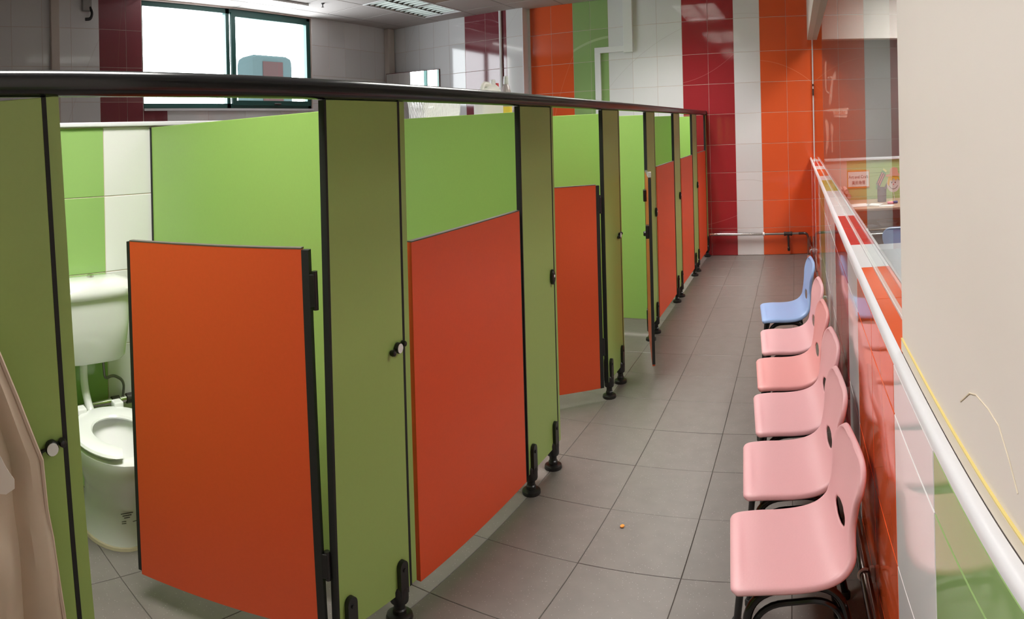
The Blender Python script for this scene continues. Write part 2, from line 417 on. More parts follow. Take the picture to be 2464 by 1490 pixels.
# ------------------------------------------------------------------ parapet wall with tiles, cap and glass
PY1 = 1.035                        # the full-height cream wall ends here
wp = struct(MB().box(XP + .002, .275, -2.2, D + .006, 0, .872).build('wall_parapet', GROUT))
B0, PT = 1.05, .3125
pcol = {0: 'o', 1: 'o', 2: 'w', 3: 'r', 4: 'r', 5: 'w', 6: 'w', 7: 'w', 8: 'g', 9: 'g', 10: 'w', 11: 'o', 12: 'o', 13: 'w', 14: 'r', 15: 'r', 16: 'w', 17: 'o', 18: 'o', -1: 'w', -2: 'g', -3: 'g', -4: 'w', -5: 'o', -6: 'o'}
prow = [0, .235, .505, .79, .872]
for k in range(-6, 19):
    y0, y1 = B0 + k * PT, min(B0 + (k + 1) * PT, D - .002)
    if y1 - y0 < .03: continue
    for z0, z1 in zip(prow, prow[1:]):
        put_tile(wp, 'wall_tile', y1 - y0 - .003, z1 - z0 - .003, TM[pcol[k]], (XP + .006, (y0 + y1) / 2, (z0 + z1) / 2), R_PAR)
# cap: white trims, two rows of small tiles, silicone channel
m = MB(); m.box(XP + .0, .286, -1.0, D, .872, .888); m.build('trim_3', TRIMW); struct(bpy.data.objects['trim_3'])
cap = bpy.data.objects['trim_3']
def quarter(x_in, x_out, z0, z1, n=5):
    pts = [(x_in, z0), (x_out, z0)]
    for k in range(n + 1):
        a = PI / 2 * k / n
        pts.append((x_out + (x_in - x_out) * (1 - math.cos(a)), z0 + .004 + (z1 - z0 - .004) * math.sin(a)))
    return pts
MB().prism(quarter(.186, .1715, .880, .896), -1.0, D - .004).build('edge_trim', TRIMW, cap, True)
MB().prism(quarter(.272, .288, .880, .896), PY1, D - .004).build('edge_trim', TRIMW, cap, True)
MB().box(.2225, .2325, PY1, D - .004, .886, .897).build('glass_channel', mat('silicone', (.78, .77, .76), .3), cap)
capseg = [(PY1, 1.364, 'o'), (1.364, 1.675, 'o'), (1.675, 1.99, 'w'), (1.99, 2.3, 'r'), (2.3, 2.605, 'r'), (2.605, 2.92, 'w'), (2.92, 3.23, 'w'), (3.23, 3.54, 'w'), (3.54, 3.86, 'g'), (3.86, 4.18, 'g'),
          (4.18, 4.5, 'w'), (4.5, 4.81, 'o'), (4.81, 5.12, 'o'), (5.12, 5.48, 'w'), (5.48, 5.8, 'r'), (5.8, 6.12, 'r'), (6.12, 6.45, 'w'), (6.45, D - .01, 'o')]
CAPG = tile_mat('tile_lime', (.5, .52, .1), (.6, .62, .2), centre=(3, 3, 3)); CAPR = tile_mat('tile_coral_red', (.62, .05, .045), (.8, .4, .3), centre=(3, 3, 3))
for y0, y1, c in capseg:
    mm = {'g': CAPG, 'r': CAPR}.get(c, TM[c])
    for x0, x1 in ((.1865, .2220), (.2330, .2715)):
        put_tile(cap, 'cap_tile', x1 - x0, y1 - y0 - .002, mm, ((x0 + x1) / 2, (y0 + y1) / 2, .888), (0, 0, 0))
# glass pane above
gl = struct(MB().box(.2235, .2315, PY1 + .004, D, .897, 1.972).build('window_2', GLASS))
for a, b, mm in [(1.02, 1.28, 'silicone'), (1.95, 1.97, 'silicone')]: pass
# water-stain smears / old tape marks on the glass
# white joint between glass and far wall, with two dark clips
m = MB().box(.218, .236, D - .014, D - .0, .896, 1.972); j = struct(m.build('trim_4', WHITEP))
MB().box(.216, .238, D - .02, D - .013, 1.545, 1.565).build('clip', DKMETAL, j); MB().box(.216, .238, D - .02, D - .013, 1.46, 1.52).build('clip', DKMETAL, j)
# bulkhead over the glass
BULK = mat('bulkhead_paint', (.6, .55, .5), .6)
struct(MB().box(.166, .282, PY1, D, 1.972, 2.82).build('wall_bulkhead', BULK))
# full-height cream wall on the parapet, close to the camera
cw = struct(MB().box(.190, .34, -2.2, PY1, .8885, 2.82).build('wall_right', CREAM))
MB().box(.187, .1902, -.6, PY1 - .002, .8965, .914, .0008).build('skirting', mat('cream_skirting', (.8, .72, .6), .5), cw)
MB().box(.1866, .1898, -.6, PY1 - .003, .9142, .9162).build('yellow_strip', YELLOW, cw)  # narrow yellow line along the top of the skirting
MB().tube([(.1895, y, z) for y, z in ((.655, .961), (.617, .984), (.593, .991), (.552, .993), (.521, .99), (.494, .971), (.474, .951))], .0008, 5).build('pen_mark', mat('faint_yellow_pen', (.77, .68, .53), .6), cw)

# ------------------------------------------------------------------ beyond the glass: the craft corner
struct(MB().box(4.5, 4.6, -2.2, 9.6, 0, 2.85).build('wall_craft_right', PLASTER))
struct(MB().box(.28, 4.6, -2.3, 9.6, 2.8, 2.9).build('ceiling_craft', mat('craft_ceiling', (.7, .66, .63), .8)))
hw = struct(MB().box(.345, 4.5, D - .1, D + .05, 0, .855).build('wall_craft_low', PLASTER))
MB().box(.345, .60, D - .108, D - .1, .40, .853).build('panel', mat('pinboard_pale', (.75, .62, .58), .7), hw)
MB().box(.60, 4.4, D - .108, D - .1, .40, .853).build('panel', PINB, hw)
MB().box(.60, 4.4, D - .1085, D - .1075, .735, .738).build('panel_seam', mat('seam', (.2, .28, .12), .8), hw)
struct(MB().box(.343, 4.5, D - .125, D + .07, .855, .872, .003).build('trim_5', TRIMW))
struct(MB().box(.34, 4.5, D - .1, D + .05, 1.965, 2.84).build('wall_craft_upper', mat('craft_white_paint', (.78, .72, .68), .6)))
struct(MB().box(.3, 4.6, 9.5, 9.6, 0, 2.85).build('wall_room_beyond', mat('far_room_paint', (.5, .48, .48), .7)))
struct(MB().box(.3, .34, D + .2, 9.5, 0, 2.85).build('wall_room_beyond_left', mat('far_room_paint', (.5, .48, .48), .7)))
for (y0, y1, x0, pw), n in zip(((5.1, 6.3, .95, 1.35), (1.6, 2.8, 1.1, 1)), ('lit louvred ceiling light over the craft desk', 'lit louvred ceiling light beyond the cream wall')):
    troffer(x0, x0 + .62, y0, y1, True, n, 'lit ceiling lights beyond the glass', CRAFT_W * pw, 2.7)
troffer(1.2, 1.82, 7.6, 8.8, True, 'added louvred ceiling light brightening the room past the craft corner', 'lit ceiling lights beyond the glass', 45, 2.7)  # unseen fitting, added to brighten the view through the glass

w3 = struct(MB().box(.346, 4.48, D - .02, D - .012, .872, 1.965).build('window_3', GLASS))
RES = bpy.data.materials.new('tape_residue'); RES.use_nodes = True; MATS['tape_residue'] = RES
_nt = RES.node_tree; _p = _nt.nodes['Principled BSDF']; _p.inputs['Base Color'].default_value = (.85, .7, .62, 1); _p.inputs['Alpha'].default_value = .55; _p.inputs['Roughness'].default_value = .7
RESP = [[(.321, 1.733), (.326, 1.733), (.331, 1.526), (.304, 1.435), (.30, 1.45), (.311, 1.534)],
 [(.377, 1.774), (.387, 1.774), (.384, 1.655), (.385, 1.502), (.419, 1.478), (.414, 1.467), (.37, 1.495), (.365, 1.694)],
 [(.457, 1.63), (.493, 1.683), (.501, 1.599), (.467, 1.6), (.455, 1.523), (.447, 1.416), (.416, 1.348), (.407, 1.402), (.43, 1.524), (.447, 1.615), (.393, 1.616), (.423, 1.635)],
 [(.374, 1.25), (.402, 1.196), (.398, 1.005), (.376, .953), (.37, .915), (.357, .953), (.374, 1.067), (.358, 1.22)],
 [(.427, 1.218), (.461, 1.157), (.444, 1.081), (.445, .935), (.43, .928), (.43, 1.104), (.421, 1.158)],
 [(.366, 1.327), (.644, 1.336), (.644, 1.32), (.614, 1.313), (.484, 1.305), (.355, 1.312)],
 [(.468, 1.271), (.623, 1.267), (.622, 1.248), (.533, 1.254), (.473, 1.252)],
 [(.46, 1.306), (.63, 1.31), (.63, 1.275), (.46, 1.275)]]
for pl in RESP: MB().prism([(max(x, .348), z) for x, z in pl], D - .0215, D - .0205).build('tape_residue', RES, w3)
# craft desk
t = thing('craft_desk', 'low wooden desk with a lower shelf beyond the glass', 'desk', (1.1, 6.3, 0))
MB().box(.55, 2.2, 5.98, 6.66, .475, .50, .006).build('desk_top', DESKW, t)
MB().box(.57, 2.18, 6.02, 6.62, .305, .32, .003).build('shelf', DESKW, t)
for x in (.60, 2.15):
    for y in (6.02, 6.6): MB().box(x - .018, x + .018, y - .018, y + .018, 0, .475).build('leg', DESKW, t)
MB().tube([(.58, 5.99, .285), (2.17, 5.99, .285)], .007, 8).build('front_rail', CHROME, t, True)
# paper items
def paper(x, y, w, d, rz, z, lab):
    o = MB().box(-w / 2, w / 2, -d / 2, d / 2, 0, .004).build('paper_stack', PAPER); o.location = (x, y, z); o.rotation_euler = (0, 0, rz); tag(o, lab, 'paper', 'papers on the craft desk')
paper(.68, 6.2, .22, .2, .2, .5005, 'white papers at the left end of the craft desk')
paper(.86, 6.2, .14, .16, -.5, .5005, 'tilted white paper beside the cat-eared holder on the desk')
paper(.97, 6.08, .16, .08, .0, .5005, 'white paper at the front edge of the craft desk')
paper(.82, 6.2, .09, .12, .4, .3205, 'folded white paper on the shelf under the desk')
o = MB().lathe([(.01, 0), (.09, .0), (.12, .035), (.115, .035), (.085, .006), (.01, .006)], (0, 0, 0), 18, sx=1, sy=.8).build('tray', PAPER, None, True); o.location = (1.0, 6.2, .3205); tag(o, 'pale oval tray on the shelf under the craft desk', 'tray')
t = thing('pen_holder', 'grey cat-eared pen holder standing on the craft desk', 'holder', (.97, 6.42, .5))
GREYF = mat('grey_felt', (.17, .15, .17), .8)
m = MB(); R = []
for r_, z_ in ((.05, 0), (.053, .1), (.053, .125)): R.append([Vector((.97 + r_ * math.cos(2 * PI * k / 16), 6.42 + r_ * math.sin(2 * PI * k / 16), .5 + z_)) for k in range(16)])
for r_, z_ in ((.047, .125), (.044, .01)): R.append([Vector((.97 + r_ * math.cos(2 * PI * k / 16), 6.42 + r_ * math.sin(2 * PI * k / 16), .5 + z_)) for k in range(16)])
m.rings(R).build('cup', GREYF, t, True)
for s in (-1, 1): MB().prism([(.97 + s * .015, .615), (.97 + s * .052, .615), (.97 + s * .055, .675)], 6.372, 6.38).build('ear', GREYF, t)
# stick puppet: plain smiling child's face with straw hair and a pink hat
t = thing('stick_puppet', 'paper face with yellow hair and pink hat on a stick', 'puppet', (1.075, 6.3, .5))
def disc(cx, cz, r, n=24, sx=1, sz=1, a0=0, a1=2 * PI): return [(cx + r * sx * math.cos(a0 + (a1 - a0) * k / n), cz + r * sz * math.sin(a0 + (a1 - a0) * k / n)) for k in range(n)]
py = 6.3
MB().prism(disc(1.085, .665, .075), py, py + .004).build('face', mat('paper_skin', (.86, .76, .76), .7), t)
MB().prism([(1.015, .665), (1.025, .72), (1.05, .745), (1.12, .745), (1.15, .715), (1.155, .69), (1.13, .71), (1.11, .69), (1.09, .715), (1.065, .69), (1.045, .70), (1.035, .645)], py - .004, py - .001).build('hair', mat('paper_hair', (.9, .5, .06), .7), t)
MB().prism([(1.005, .725), (1.05, .735), (1.15, .73), (1.16, .745), (1.14, .755), (1.13, .80), (1.085, .81), (1.05, .795), (1.045, .752), (1.0, .742)], py - .008, py - .005).build('hat', mat('paper_hat', (.85, .4, .3), .7), t)
for ex in (1.065, 1.105): MB().prism(disc(ex, .675, .006, 8), py - .003, py - .0005).build('eye', RUBBER, t)
MB().prism([(1.079, .655), (1.093, .655), (1.086, .668)], py - .003, py - .0005).build('nose', mat('paper_nose', (.8, .1, .1), .7), t)
MB().tube([(1.085 + .05 * math.cos(a), py - .001, .665 + .045 * math.sin(a)) for a in [PI * (1.12 + .76 * k / 10) for k in range(11)]], .0022, 5).build('mouth', RUBBER, t)
MB().tube([(1.085, py + .006, .60), (1.10, py + .006, .502)], .004, 6).build('stick', WHITEP, t)
# toys on the desk
for k, (x, c, lab) in enumerate([(1.03, (.85, .25, .35), 'pink clay stick lying in front of the stick puppet'), (1.085, (.05, .12, .3), 'blue clay stick lying under the stick puppet'), (1.055, (.85, .75, .2), 'yellow clay stick lying among the craft sticks')]):
    o = MB().lathe([(.004, -.035), (.012, -.03), (.012, .03), (.004, .035)], (0, 0, .012), 10, 'x').build('clay_stick', mat('clay_%d' % k, c, .6), None, True)
    o.location = (x, 6.2 + k * .03, .5); o.rotation_euler = (0, 0, .3 * k - .2); tag(o, lab, 'toy', 'clay sticks on the craft desk')
# rolled paper tubes
PT_ = mat('paper_roll', (.75, .5, .46), .7)
tz = [(.455, .52), (.505, .52), (.48, .563), (.53, .563), (.455, .606), (.505, .606)]
tl = ['bottom left', 'bottom right', 'middle left', 'middle right', 'top left', 'top right']
for (x, z), l in zip(tz, tl):
    o = MB().rings([[Vector((r_ * math.cos(2 * PI * k / 14), y_, r_ * math.sin(2 * PI * k / 14))) for k in range(14)] for r_, y_ in ((.0235, 0), (.0235, .3), (.02, .3), (.02, .004), (.001, .004))], cap0=False).build('paper_tube', PT_, None, True)
    o.location = (x + .06, 6.36, z); tag(o, 'pink paper tube at the %s of the stack by the glass' % l, 'paper tube', 'stacked paper tubes beyond the glass')
t = thing('tube_rack', 'pale low cabinet carrying the stacked paper tubes', 'cabinet', (.55, 6.5, 0))
MB().box(.46, .545, 6.3, 6.68, 0, .4925).build('body', mat('cabinet_pale', (.7, .62, .58), .5), t)
MB().box(.466, .539, 6.292, 6.3, .04, .47).build('cabinet_door', mat('cabinet_pale_front', (.72, .65, .6), .5), t)
# sign
t = thing('sign', 'orange bordered white sign lettered Art and Craft on green board', 'sign', (.74, D - .115, .6))
MB().box(.605, .865, D - .114, D - .109, .605, .765).build('border', mat('sign_orange', (.85, .32, .06), .6), t)
MB().box(.613, .857, D - .116, D - .114, .617, .753).build('card', PAPER, t)
INK = mat('ink', (.06, .05, .06), .7)
def text(s, size, loc, rot, m, parent, name='lettering', ext=.0004, align='CENTER', flip=False):
    c = bpy.data.curves.new(name, 'FONT'); c.body = s; c.size = size; c.extrude = ext; c.align_x = align; c.align_y = 'CENTER'; c.resolution_u = 3
    o = bpy.data.objects.new(name, c); COL.objects.link(o); c.materials.append(m)
    o.location = Vector(loc) - (Vector(parent.location) if parent else Vector()); o.rotation_euler = rot
    bpy.context.view_layer.update()
    me = bpy.data.meshes.new_from_object(o.evaluated_get(bpy.context.evaluated_depsgraph_get()))
    r = bpy.data.objects.new(name, me); COL.objects.link(r); r.location = o.location.copy(); r.rotation_euler = rot
    if flip: me.transform(Matrix.Scale(-1, 4, (1, 0, 0))); me.flip_normals()
    bpy.data.objects.remove(o); bpy.data.curves.remove(c)
    r.name = name
    if parent: r.parent = parent
    return r
text('Art and Craft', .042, (.735, D - .1168, .705), (PI / 2, 0, 0), INK, t)
text('\u7f8e\u8853\u89d2\u843d', .04, (.735, D - .1168, .65), (PI / 2, 0, 0), INK, t)
text('SACNE', .04, (.54, D - .0222, 1.291), (PI / 2, 0, 0), mat('residue_ink', (.35, .12, .08), .7), w3, flip=True)
# cut-out pencil
t = thing('paper_pencil', 'striped cut-out paper pencil pinned on the green board', 'decoration', (1.0, D - .115, .67))
def rot2(poly, c, a): return [(c[0] + u * math.cos(a) - v * math.sin(a), c[1] + u * math.sin(a) + v * math.cos(a)) for u, v in poly]
pc, pa = (1.0, .675), math.radians(58)
yb = D - .114
MB().prism(rot2([(-.065, -.026), (.065, -.026), (.065, .026), (-.065, .026)], pc, pa), yb, yb + .004).build('barrel', mat('pencil_grey', (.17, .17, .22), .7), t)
for v in (-.011, .011): MB().prism(rot2([(-.065, v - .005), (.065, v - .005), (.065, v + .005), (-.065, v + .005)], pc, pa), yb - .002, yb).build('stripe', mat('pencil_pink', (.8, .3, .26), .7), t)
MB().prism(rot2([(-.065, -.026), (-.065, .026), (-.105, .004), (-.105, -.004)], pc, pa), yb, yb + .004).build('tip', mat('pencil_green', (.2, .42, .24), .7), t)
MB().prism(rot2([(.065, -.026), (.085, -.026), (.085, .026), (.065, .026)], pc, pa), yb, yb + .004).build('band', mat('pencil_green', (.2, .42, .24), .7), t)
MB().prism(rot2([(.085, -.022), (.105, -.022), (.105, .022), (.085, .022)], pc, pa), yb, yb + .004).build('rubber', mat('pencil_yellow', (.8, .75, .3), .7), t)
# low table just behind the parapet
t = thing('side_table', 'pale table top edge just behind the tiled parapet', 'table', (.62, 2.9, 0))
MB().box(.34, .95, 2.45, 3.95, .53, .552, .008).build('table_top', mat('table_pale', (.72, .76, .82), .35), t)
for x in (.39, .9):
    for y in (2.52, 3.88): MB().tube([(x, y, 0), (x, y, .53)], .014, 8).build('leg', STEEL, t, True)

# ================================================================== cubicles
XS = -1.07
# head rail
RZ = 1.3345
prof = []
for k in range(20):
    a = 2 * PI * k / 20; c_, s_ = math.cos(a), math.sin(a)
    prof.append((XS + .0215 * math.copysign(abs(c_) ** .8, c_), RZ + .0205 * math.copysign(abs(s_) ** .8, s_)))
t = thing('head_rail', 'long black rounded rail running along the cubicle tops', 'rail', (XS, 3, RZ))
MB().prism(prof, -1.4, D - .012).build('rail', RAIL, t, True)
MB().prism([(XS + (x - XS) * 1.12, RZ + (z - RZ) * 1.12) for x, z in prof], D - .012, D).build('wall_bracket', BLACK, t, True)

pil = [(.215, .385), (.985, 1.31), (2.03, 2.365), (3.03, 3.36), (3.985, 4.26), (4.925, 5.21), (5.83, 6.13), (6.705, 6.79)]
plab = ['green pilaster at the left edge beside the beige curtain', 'green pilaster right of the wide open orange door', 'green pilaster right of the first closed orange door', 'green pilaster right of the orange door ajar inward',
        'green pilaster behind the edge-on open door', 'green pilaster between the two far closed doors, nearer one', 'narrow green pilaster before the last orange door', 'last slim green pilaster against the red tiles']
def make_foot(parent, y):
    x = XS
    m = MB().lathe([(.02, .016), (.02, .03), (.0165, .034), (.0165, .05), (.026, .056), (.028, .062), (.028, .10), (.022, .108)], (x, y, 0), 16)
    # two rounded fingers gripping the panel
    for s in (-1, 1):
        pts = [(y - .017, .085)] + [(y + .017 * math.cos(a), .172 + .02 * math.sin(a)) for a in [PI - PI * k / 8 for k in range(9)]] + [(y + .017, .085)]
        xa, xb = (x + .0105, x + .024) if s > 0 else (x - .024, x - .0105)
        m.prism(pts, xa, xb, 'x')
    m.lathe([(.006, .024), (.006, .0275)], (x, y, .165), 10, 'x')
    ft = m.build('foot', BLACK, parent, True)
    MB().lathe([(.038, 0), (.039, .004), (.037, .013), (.03, .017), (.02, .018)], (x, y, 0), 20).build('foot_base', BLACK, ft, True)
    return ft
def make_latch(parent, y, z, style):
    if style == 'lever':
        m = MB()
        m.lathe([(.0095, 0), (.013, .002), (.013, .012), (.0115, .014)], (XS + .01, y, z), 16, 'x')
        m.lathe([(.003, 0), (.007, .003), (.008, .01), (.006, .017), (.002, .019)], (XS + .01, y - .027, z - .006), 10, 'x')
        m.lathe([(.003, 0), (.007, .003), (.008, .01), (.006, .017), (.002, .019)], (XS + .01, y + .021, z + .006), 10, 'x')
        m.tube([(XS + .014, y - .026, z - .006), (XS + .014, y + .02, z + .006)], .0035, 6)
        l = m.build('latch', BLACK, parent, True)
        MB().lathe([(.0112, .0142), (.0112, .0155)], (XS + .01, y, z), 16, 'x').build('indicator', WHITEP, l)
    else:
        m = MB()
        for s in (0,): m.lathe([(.012, 0), (.018, .002), (.018, .012), (.014, .016)], (XS + .01, y, z), 16, 'x', sx=.8, sy=1.5)
        l = m.build('latch', BLACK, parent, True)
        MB().lathe([(.005, .0162), (.005, .0172)], (XS + .01, y, z + .004), 10, 'x').build('indicator', WHITEP, l)
for i, ((y0, y1), lab) in enumerate(zip(pil, plab)):
    t = thing('pilaster', lab, 'pilaster', (XS, (y0 + y1) / 2, 0), 0, 'green pilasters between the cubicle doors', 'thing')
    if i == 0: t.rotation_euler = (math.radians(3.2), 0, 0)   # this one stands out of plumb
    zb = .085
    def P(m, n, mm, sm=False):
        o = m.build(n, mm, t, sm); return o
    # geometry is written in world coordinates of the upright pilaster
    keep = t.rotation_euler.copy(); t.rotation_euler = (0, 0, 0)
    last = i == 7
    fw1 = y1 - (.0 if last else .035)
    zt = 1.3135 if i else 1.3125
    P(MB().box(XS - .009, XS + .009, y0 + .006, fw1, zb, zt, .001), 'panel', OLIVE)
    P(MB().box(XS - .011, XS + .0105, y0, y0 + .0075, zb, zt), 'edge_strip', RUBBER)
    if not last:
        P(MB().box(XS - .0085, XS + .0095, fw1, fw1 + .009, zb, zt), 'gasket', RUBBER)
        P(MB().box(XS - .0085, XS + .006, fw1 + .009, y1, zb, zt), 'stop_strip', OLIVE)
    fy = {0: (y0 + .03, y1 - .06), 7: (6.745,)}.get(i, (y0 + .042, y1 - .075))
    for y in fy: make_foot(t, y)
    lat = {0: (.365 - .04, .772, 'lever'), 1: (1.245, .758, 'lever'), 2: (2.30, .728, 'knob'), 3: (3.285, .73, 'lever'), 4: (4.205, .728, 'knob'), 5: (5.12, .735, 'knob'), 6: (6.06, .73, 'knob')}.get(i)
    if lat: make_latch(t, *lat)
    t.rotation_euler = keep

# dividing partitions, one behind each pilaster
dlab = ['lime green partition behind the open orange door, beside the toilet', 'lime green partition seen above the first closed orange door', 'lime green partition seen above the orange door ajar inward', 'lime green partition seen through the edge-on open doorway',
        'lime green partition above the sixth opening, dark toned', 'lime green partition above the second last orange door']
for (y0, y1), lab in zip(pil[1:7], dlab):
    yc = (y0 + y1) / 2 + .005
    t = thing('cubicle_partition', lab, 'partition', ((XS + XB) / 2, yc, 0), 0, 'lime partitions between the cubicles', 'thing')
    MB().box(XB + .012, XS - .0125, yc - .009, yc + .009, .1, 1.30, .001).build('panel', LIME, t)
    MB().box(XB + .001, XB + .013, yc - .013, yc + .013, .1, 1.30).build('wall_channel', RUBBER, t)
# a partition at the near side of the first cubicle
t = thing('cubicle_partition', 'lime green partition behind the leftmost pilaster', 'partition', ((XS + XB) / 2, .27, 0), 0, 'lime partitions between the cubicles', 'thing')
MB().box(XB + .012, XS - .05, .285, .303, .1, 1.30, .001).build('panel', LIME, t)

# doors: hinged on the left edge of the pilaster to their right (towards +y)
def make_door(hy, width, ang, label, latch=True, closed=True, off=.03, sag=0):
    """hinge at y = hy; the closed leaf runs towards -y; ang > 0 swings outward (+x)"""
    t = thing('cubicle_gate', label, 'door', (XS, hy - .002, 0), ang, None, 'thing')
    z0, z1 = .07, .99
    a, b = -off, -off - width            # leaf from a (hinge side) to b (free side)
    MB().box(-.0085, .0085, b, a, z0, z1, .0008).build('leaf', ORANGE, t, local=True)
    if not closed: MB().box(-.0092, .0088, b - .012, b, z0 + .012, z1 - .001).build('edge_strip', RUBBER, t, local=True)
    MB().box(-.0092, .0088, a, a + (.02 if not closed else .004), z0, z1 - .002).build('edge_strip', RUBBER, t, local=True)
    MB().box(-.009, .0088, b, a, z1, z1 + .0028).build('top_edging', mat('edging_dark', (.12, .1, .09), .5), t, local=True)
    for hz in (.905, .262):
        m = MB(); m.box(-.0085, .0085, a, -.006, hz - .034, hz + .034, .002); m.lathe([(.0075, hz - .04), (.0075, hz + .04)], (0, -.0085, 0), 12); m.build('hinge', BLACK, t, False, local=True)
    if latch:
        zl = .735; yl = b + .03
        lb = MB().box(-.03, -.009, yl - .028, yl + .028, zl - .032, zl + .03, .003).build('latch_body', BLACK, t, local=True)
        MB().lathe([(.009, -.044), (.012, -.04), (.012, -.03)], (0, yl, zl - .01), 12, 'x').build('thumb_turn', BLACK, lb, True, local=True)
    if sag: t.rotation_euler = (sag, 0, ang)
    return t
make_door(.985, .572, math.radians(-64), 'large orange cubicle door swung inward in front of the toilet', closed=False, latch=False, off=.04, sag=.02).location.z = .03
make_door(2.03, .690, 0, 'closed orange cubicle door, widest and nearest of the closed ones', off=.012)
make_door(3.03, .62, math.radians(-51), 'orange cubicle door ajar inward, black hinge at its right', closed=False, off=.036).location.y -= .008
d4 = make_door(3.985, .62, math.radians(17), 'orange cubicle door swung outward, seen edge-on with black hardware', closed=False)
MB().box(-.03, -.0095, -.30, -.24, .845, .905, .003).build('coat_hook_plate', BLACK, d4, local=True)
MB().box(-.011, .011, -.655, -.63, .993, 1.02, .002).build('buffer', mat('clear_buffer', (.5, .48, .44), .25), d4, local=True)
make_door(4.925, .632, 0, 'closed orange cubicle door right of the edge-on open door', off=.012)
make_door(5.83, .588, 0, 'closed orange cubicle door, second from the red tiled wall', off=.012)
make_door(6.705, .543, 0, 'closed orange cubicle door nearest the red tiled wall', off=.012)

# curtain at the left edge
prof_e = [(1.30, -.02), (1.2, .03), (1.08, .11), (.95, .173), (.888, .201), (.785, .243), (.70, .25), (.646, .259), (.487, .277), (.3, .295), (.12, .31)]
t = thing('curtain', 'beige fabric curtain hanging at the left edge of the cubicles', 'curtain', (-.98, .0, 1.2))
m = MB(); NU, NV = 44, 44; G = []
for j in range(NV + 1):
    z = 1.30 - (1.30 - .12) * j / NV
    ye = None
    for (za, ya), (zb_, yb_) in zip(prof_e, prof_e[1:]):
        if za >= z >= zb_ - 1e-6: ye = ya + (yb_ - ya) * (za - z) / (za - zb_); break
    spread = .25 + .75 * (1.30 - z) / 1.18
    row = []
    for i in range(NU + 1):
        u = i / NU; s = (1 - u)
        y = ye - s * .75 * spread
        fold = .020 * math.sin(34 * s ** 1.05 + 1.3 * math.sin(3 * z)) * min(1, s * 7 + .15) + .008 * math.sin(71 * s + 5 * z) * min(1, s * 6)
        bag = .025 * math.exp(-((z - .62) / .09) ** 2) * math.exp(-((s - .22) / .16) ** 2)
        row.append(m.bm.verts.new((-.99 + fold + bag, y, z + .006 * math.sin(25 * s) * (j == NV))))
    G.append(row)
for j in range(NV):
    for i in range(NU): m.bm.faces.new((G[j][i], G[j][i + 1], G[j + 1][i + 1], G[j + 1][i]))
c_ = m.build('cloth', FABRIC, t, True)
sm = c_.modifiers.new('thick', 'SOLIDIFY'); sm.thickness = .003
MB().prism([(.08, .90), (.14, .862), (.16, .825), (.178, .79), (.19, .772), (.19, .758), (.175, .75), (.15, .755), (.12, .772), (.08, .785)], -.962, -.957, 'x').build('white_lining', mat('white_lining', (.78, .72, .66), .8), t)
hp_ = [(p[1], p[0]) for p in prof_e]
MB().tube([(-.985, y + .001, z) for y, z in hp_], .0045, 6).build('hem', mat('fabric_hem', (.55, .44, .35), .85), t, True)
for yy in (-.18, -.1, -.03):
    MB().tube([(XS + .03 * math.cos(a) + .0, yy, RZ + .03 * math.sin(a)) for a in [2 * PI * k / 16 for k in range(16)]], .0025, 6, closed=True).build('curtain_ring', CHROME, t, True)
    MB().tube([(XS + .028, yy, RZ - .012), (-.99, yy, 1.29)], .002, 5).build('cord', mat('cord_white', (.7, .68, .65), .8), t)

# ------------------------------------------------------------------ toilet in the first cubicle
TY = .80
t = thing('toilet', 'white child-size toilet with open front seat in nearest cubicle', 'toilet', (-2.05, TY, 0))
def ell(cx, cy, rx, ry, z, n=32, sq=1.0, a0=0):
    out = []
    for k in range(n):
        a = a0 + 2 * PI * k / n; c, s = math.cos(a), math.sin(a)
        out.append(Vector((cx + rx * math.copysign(abs(c) ** sq, c), cy + ry * math.copysign(abs(s) ** sq, s), z)))
    return out
m = MB()
m.rings([ell(-2.08, TY, .2, .125, 0), ell(-2.08, TY, .198, .122, .012), ell(-2.075, TY, .185, .112, .06), ell(-2.07, TY, .18, .108, .14), ell(-2.05, TY, .19, .125, .2), ell(-2.025, TY, .215, .155, .27),
         ell(-2.015, TY, .225, .168, .315), ell(-2.015, TY, .226, .168, .338), ell(-2.015, TY, .215, .158, .345), ell(-2.01, TY, .17, .118, .345), ell(-2.01, TY, .16, .11, .335), ell(-2.0, TY, .13, .09, .27), ell(-2.0, TY, .08, .05, .2), ell(-2.0, TY, .02, .015, .18)])
bowl = m.build('bowl', CERAMIC, t, True)
MB().rings([ell(-2.08, TY, .207, .132, .0005), ell(-2.08, TY, .204, .129, .01), ell(-2.08, TY, .197, .122, .012)]).build('sealant', mat('old_sealant', (.5, .43, .3), .7), bowl, True)
STK = mat('sticker', (.7, .7, .67), .4)
# sticker with small print on the front of the pedestal
sx_ = -1.893
def on_ped(yy, zz, w, h, mm, name, d=.0008):
    th = (yy - TY) / .11
    xx = -2.072 + .183 * math.sqrt(max(0, 1 - th * th)) + .003
    o = MB().box(-d, d, -w / 2, w / 2, -h / 2, h / 2).build(name, mm, bowl, local=True)
    o.location = Vector((xx, yy, zz)) - Vector(t.location); o.rotation_euler = (0, 0, math.asin(max(-1, min(1, th))) * .6)
for k in range(3): on_ped(.775, .135 - k * .008, .045 - k * .012, .0022, INK, 'print_line')
on_ped(.765, .105, .016, .0016, INK, 'print_line'); on_ped(.765, .098, .016, .0016, INK, 'print_line'); on_ped(.805, .103, .02, .0016, INK, 'print_line')
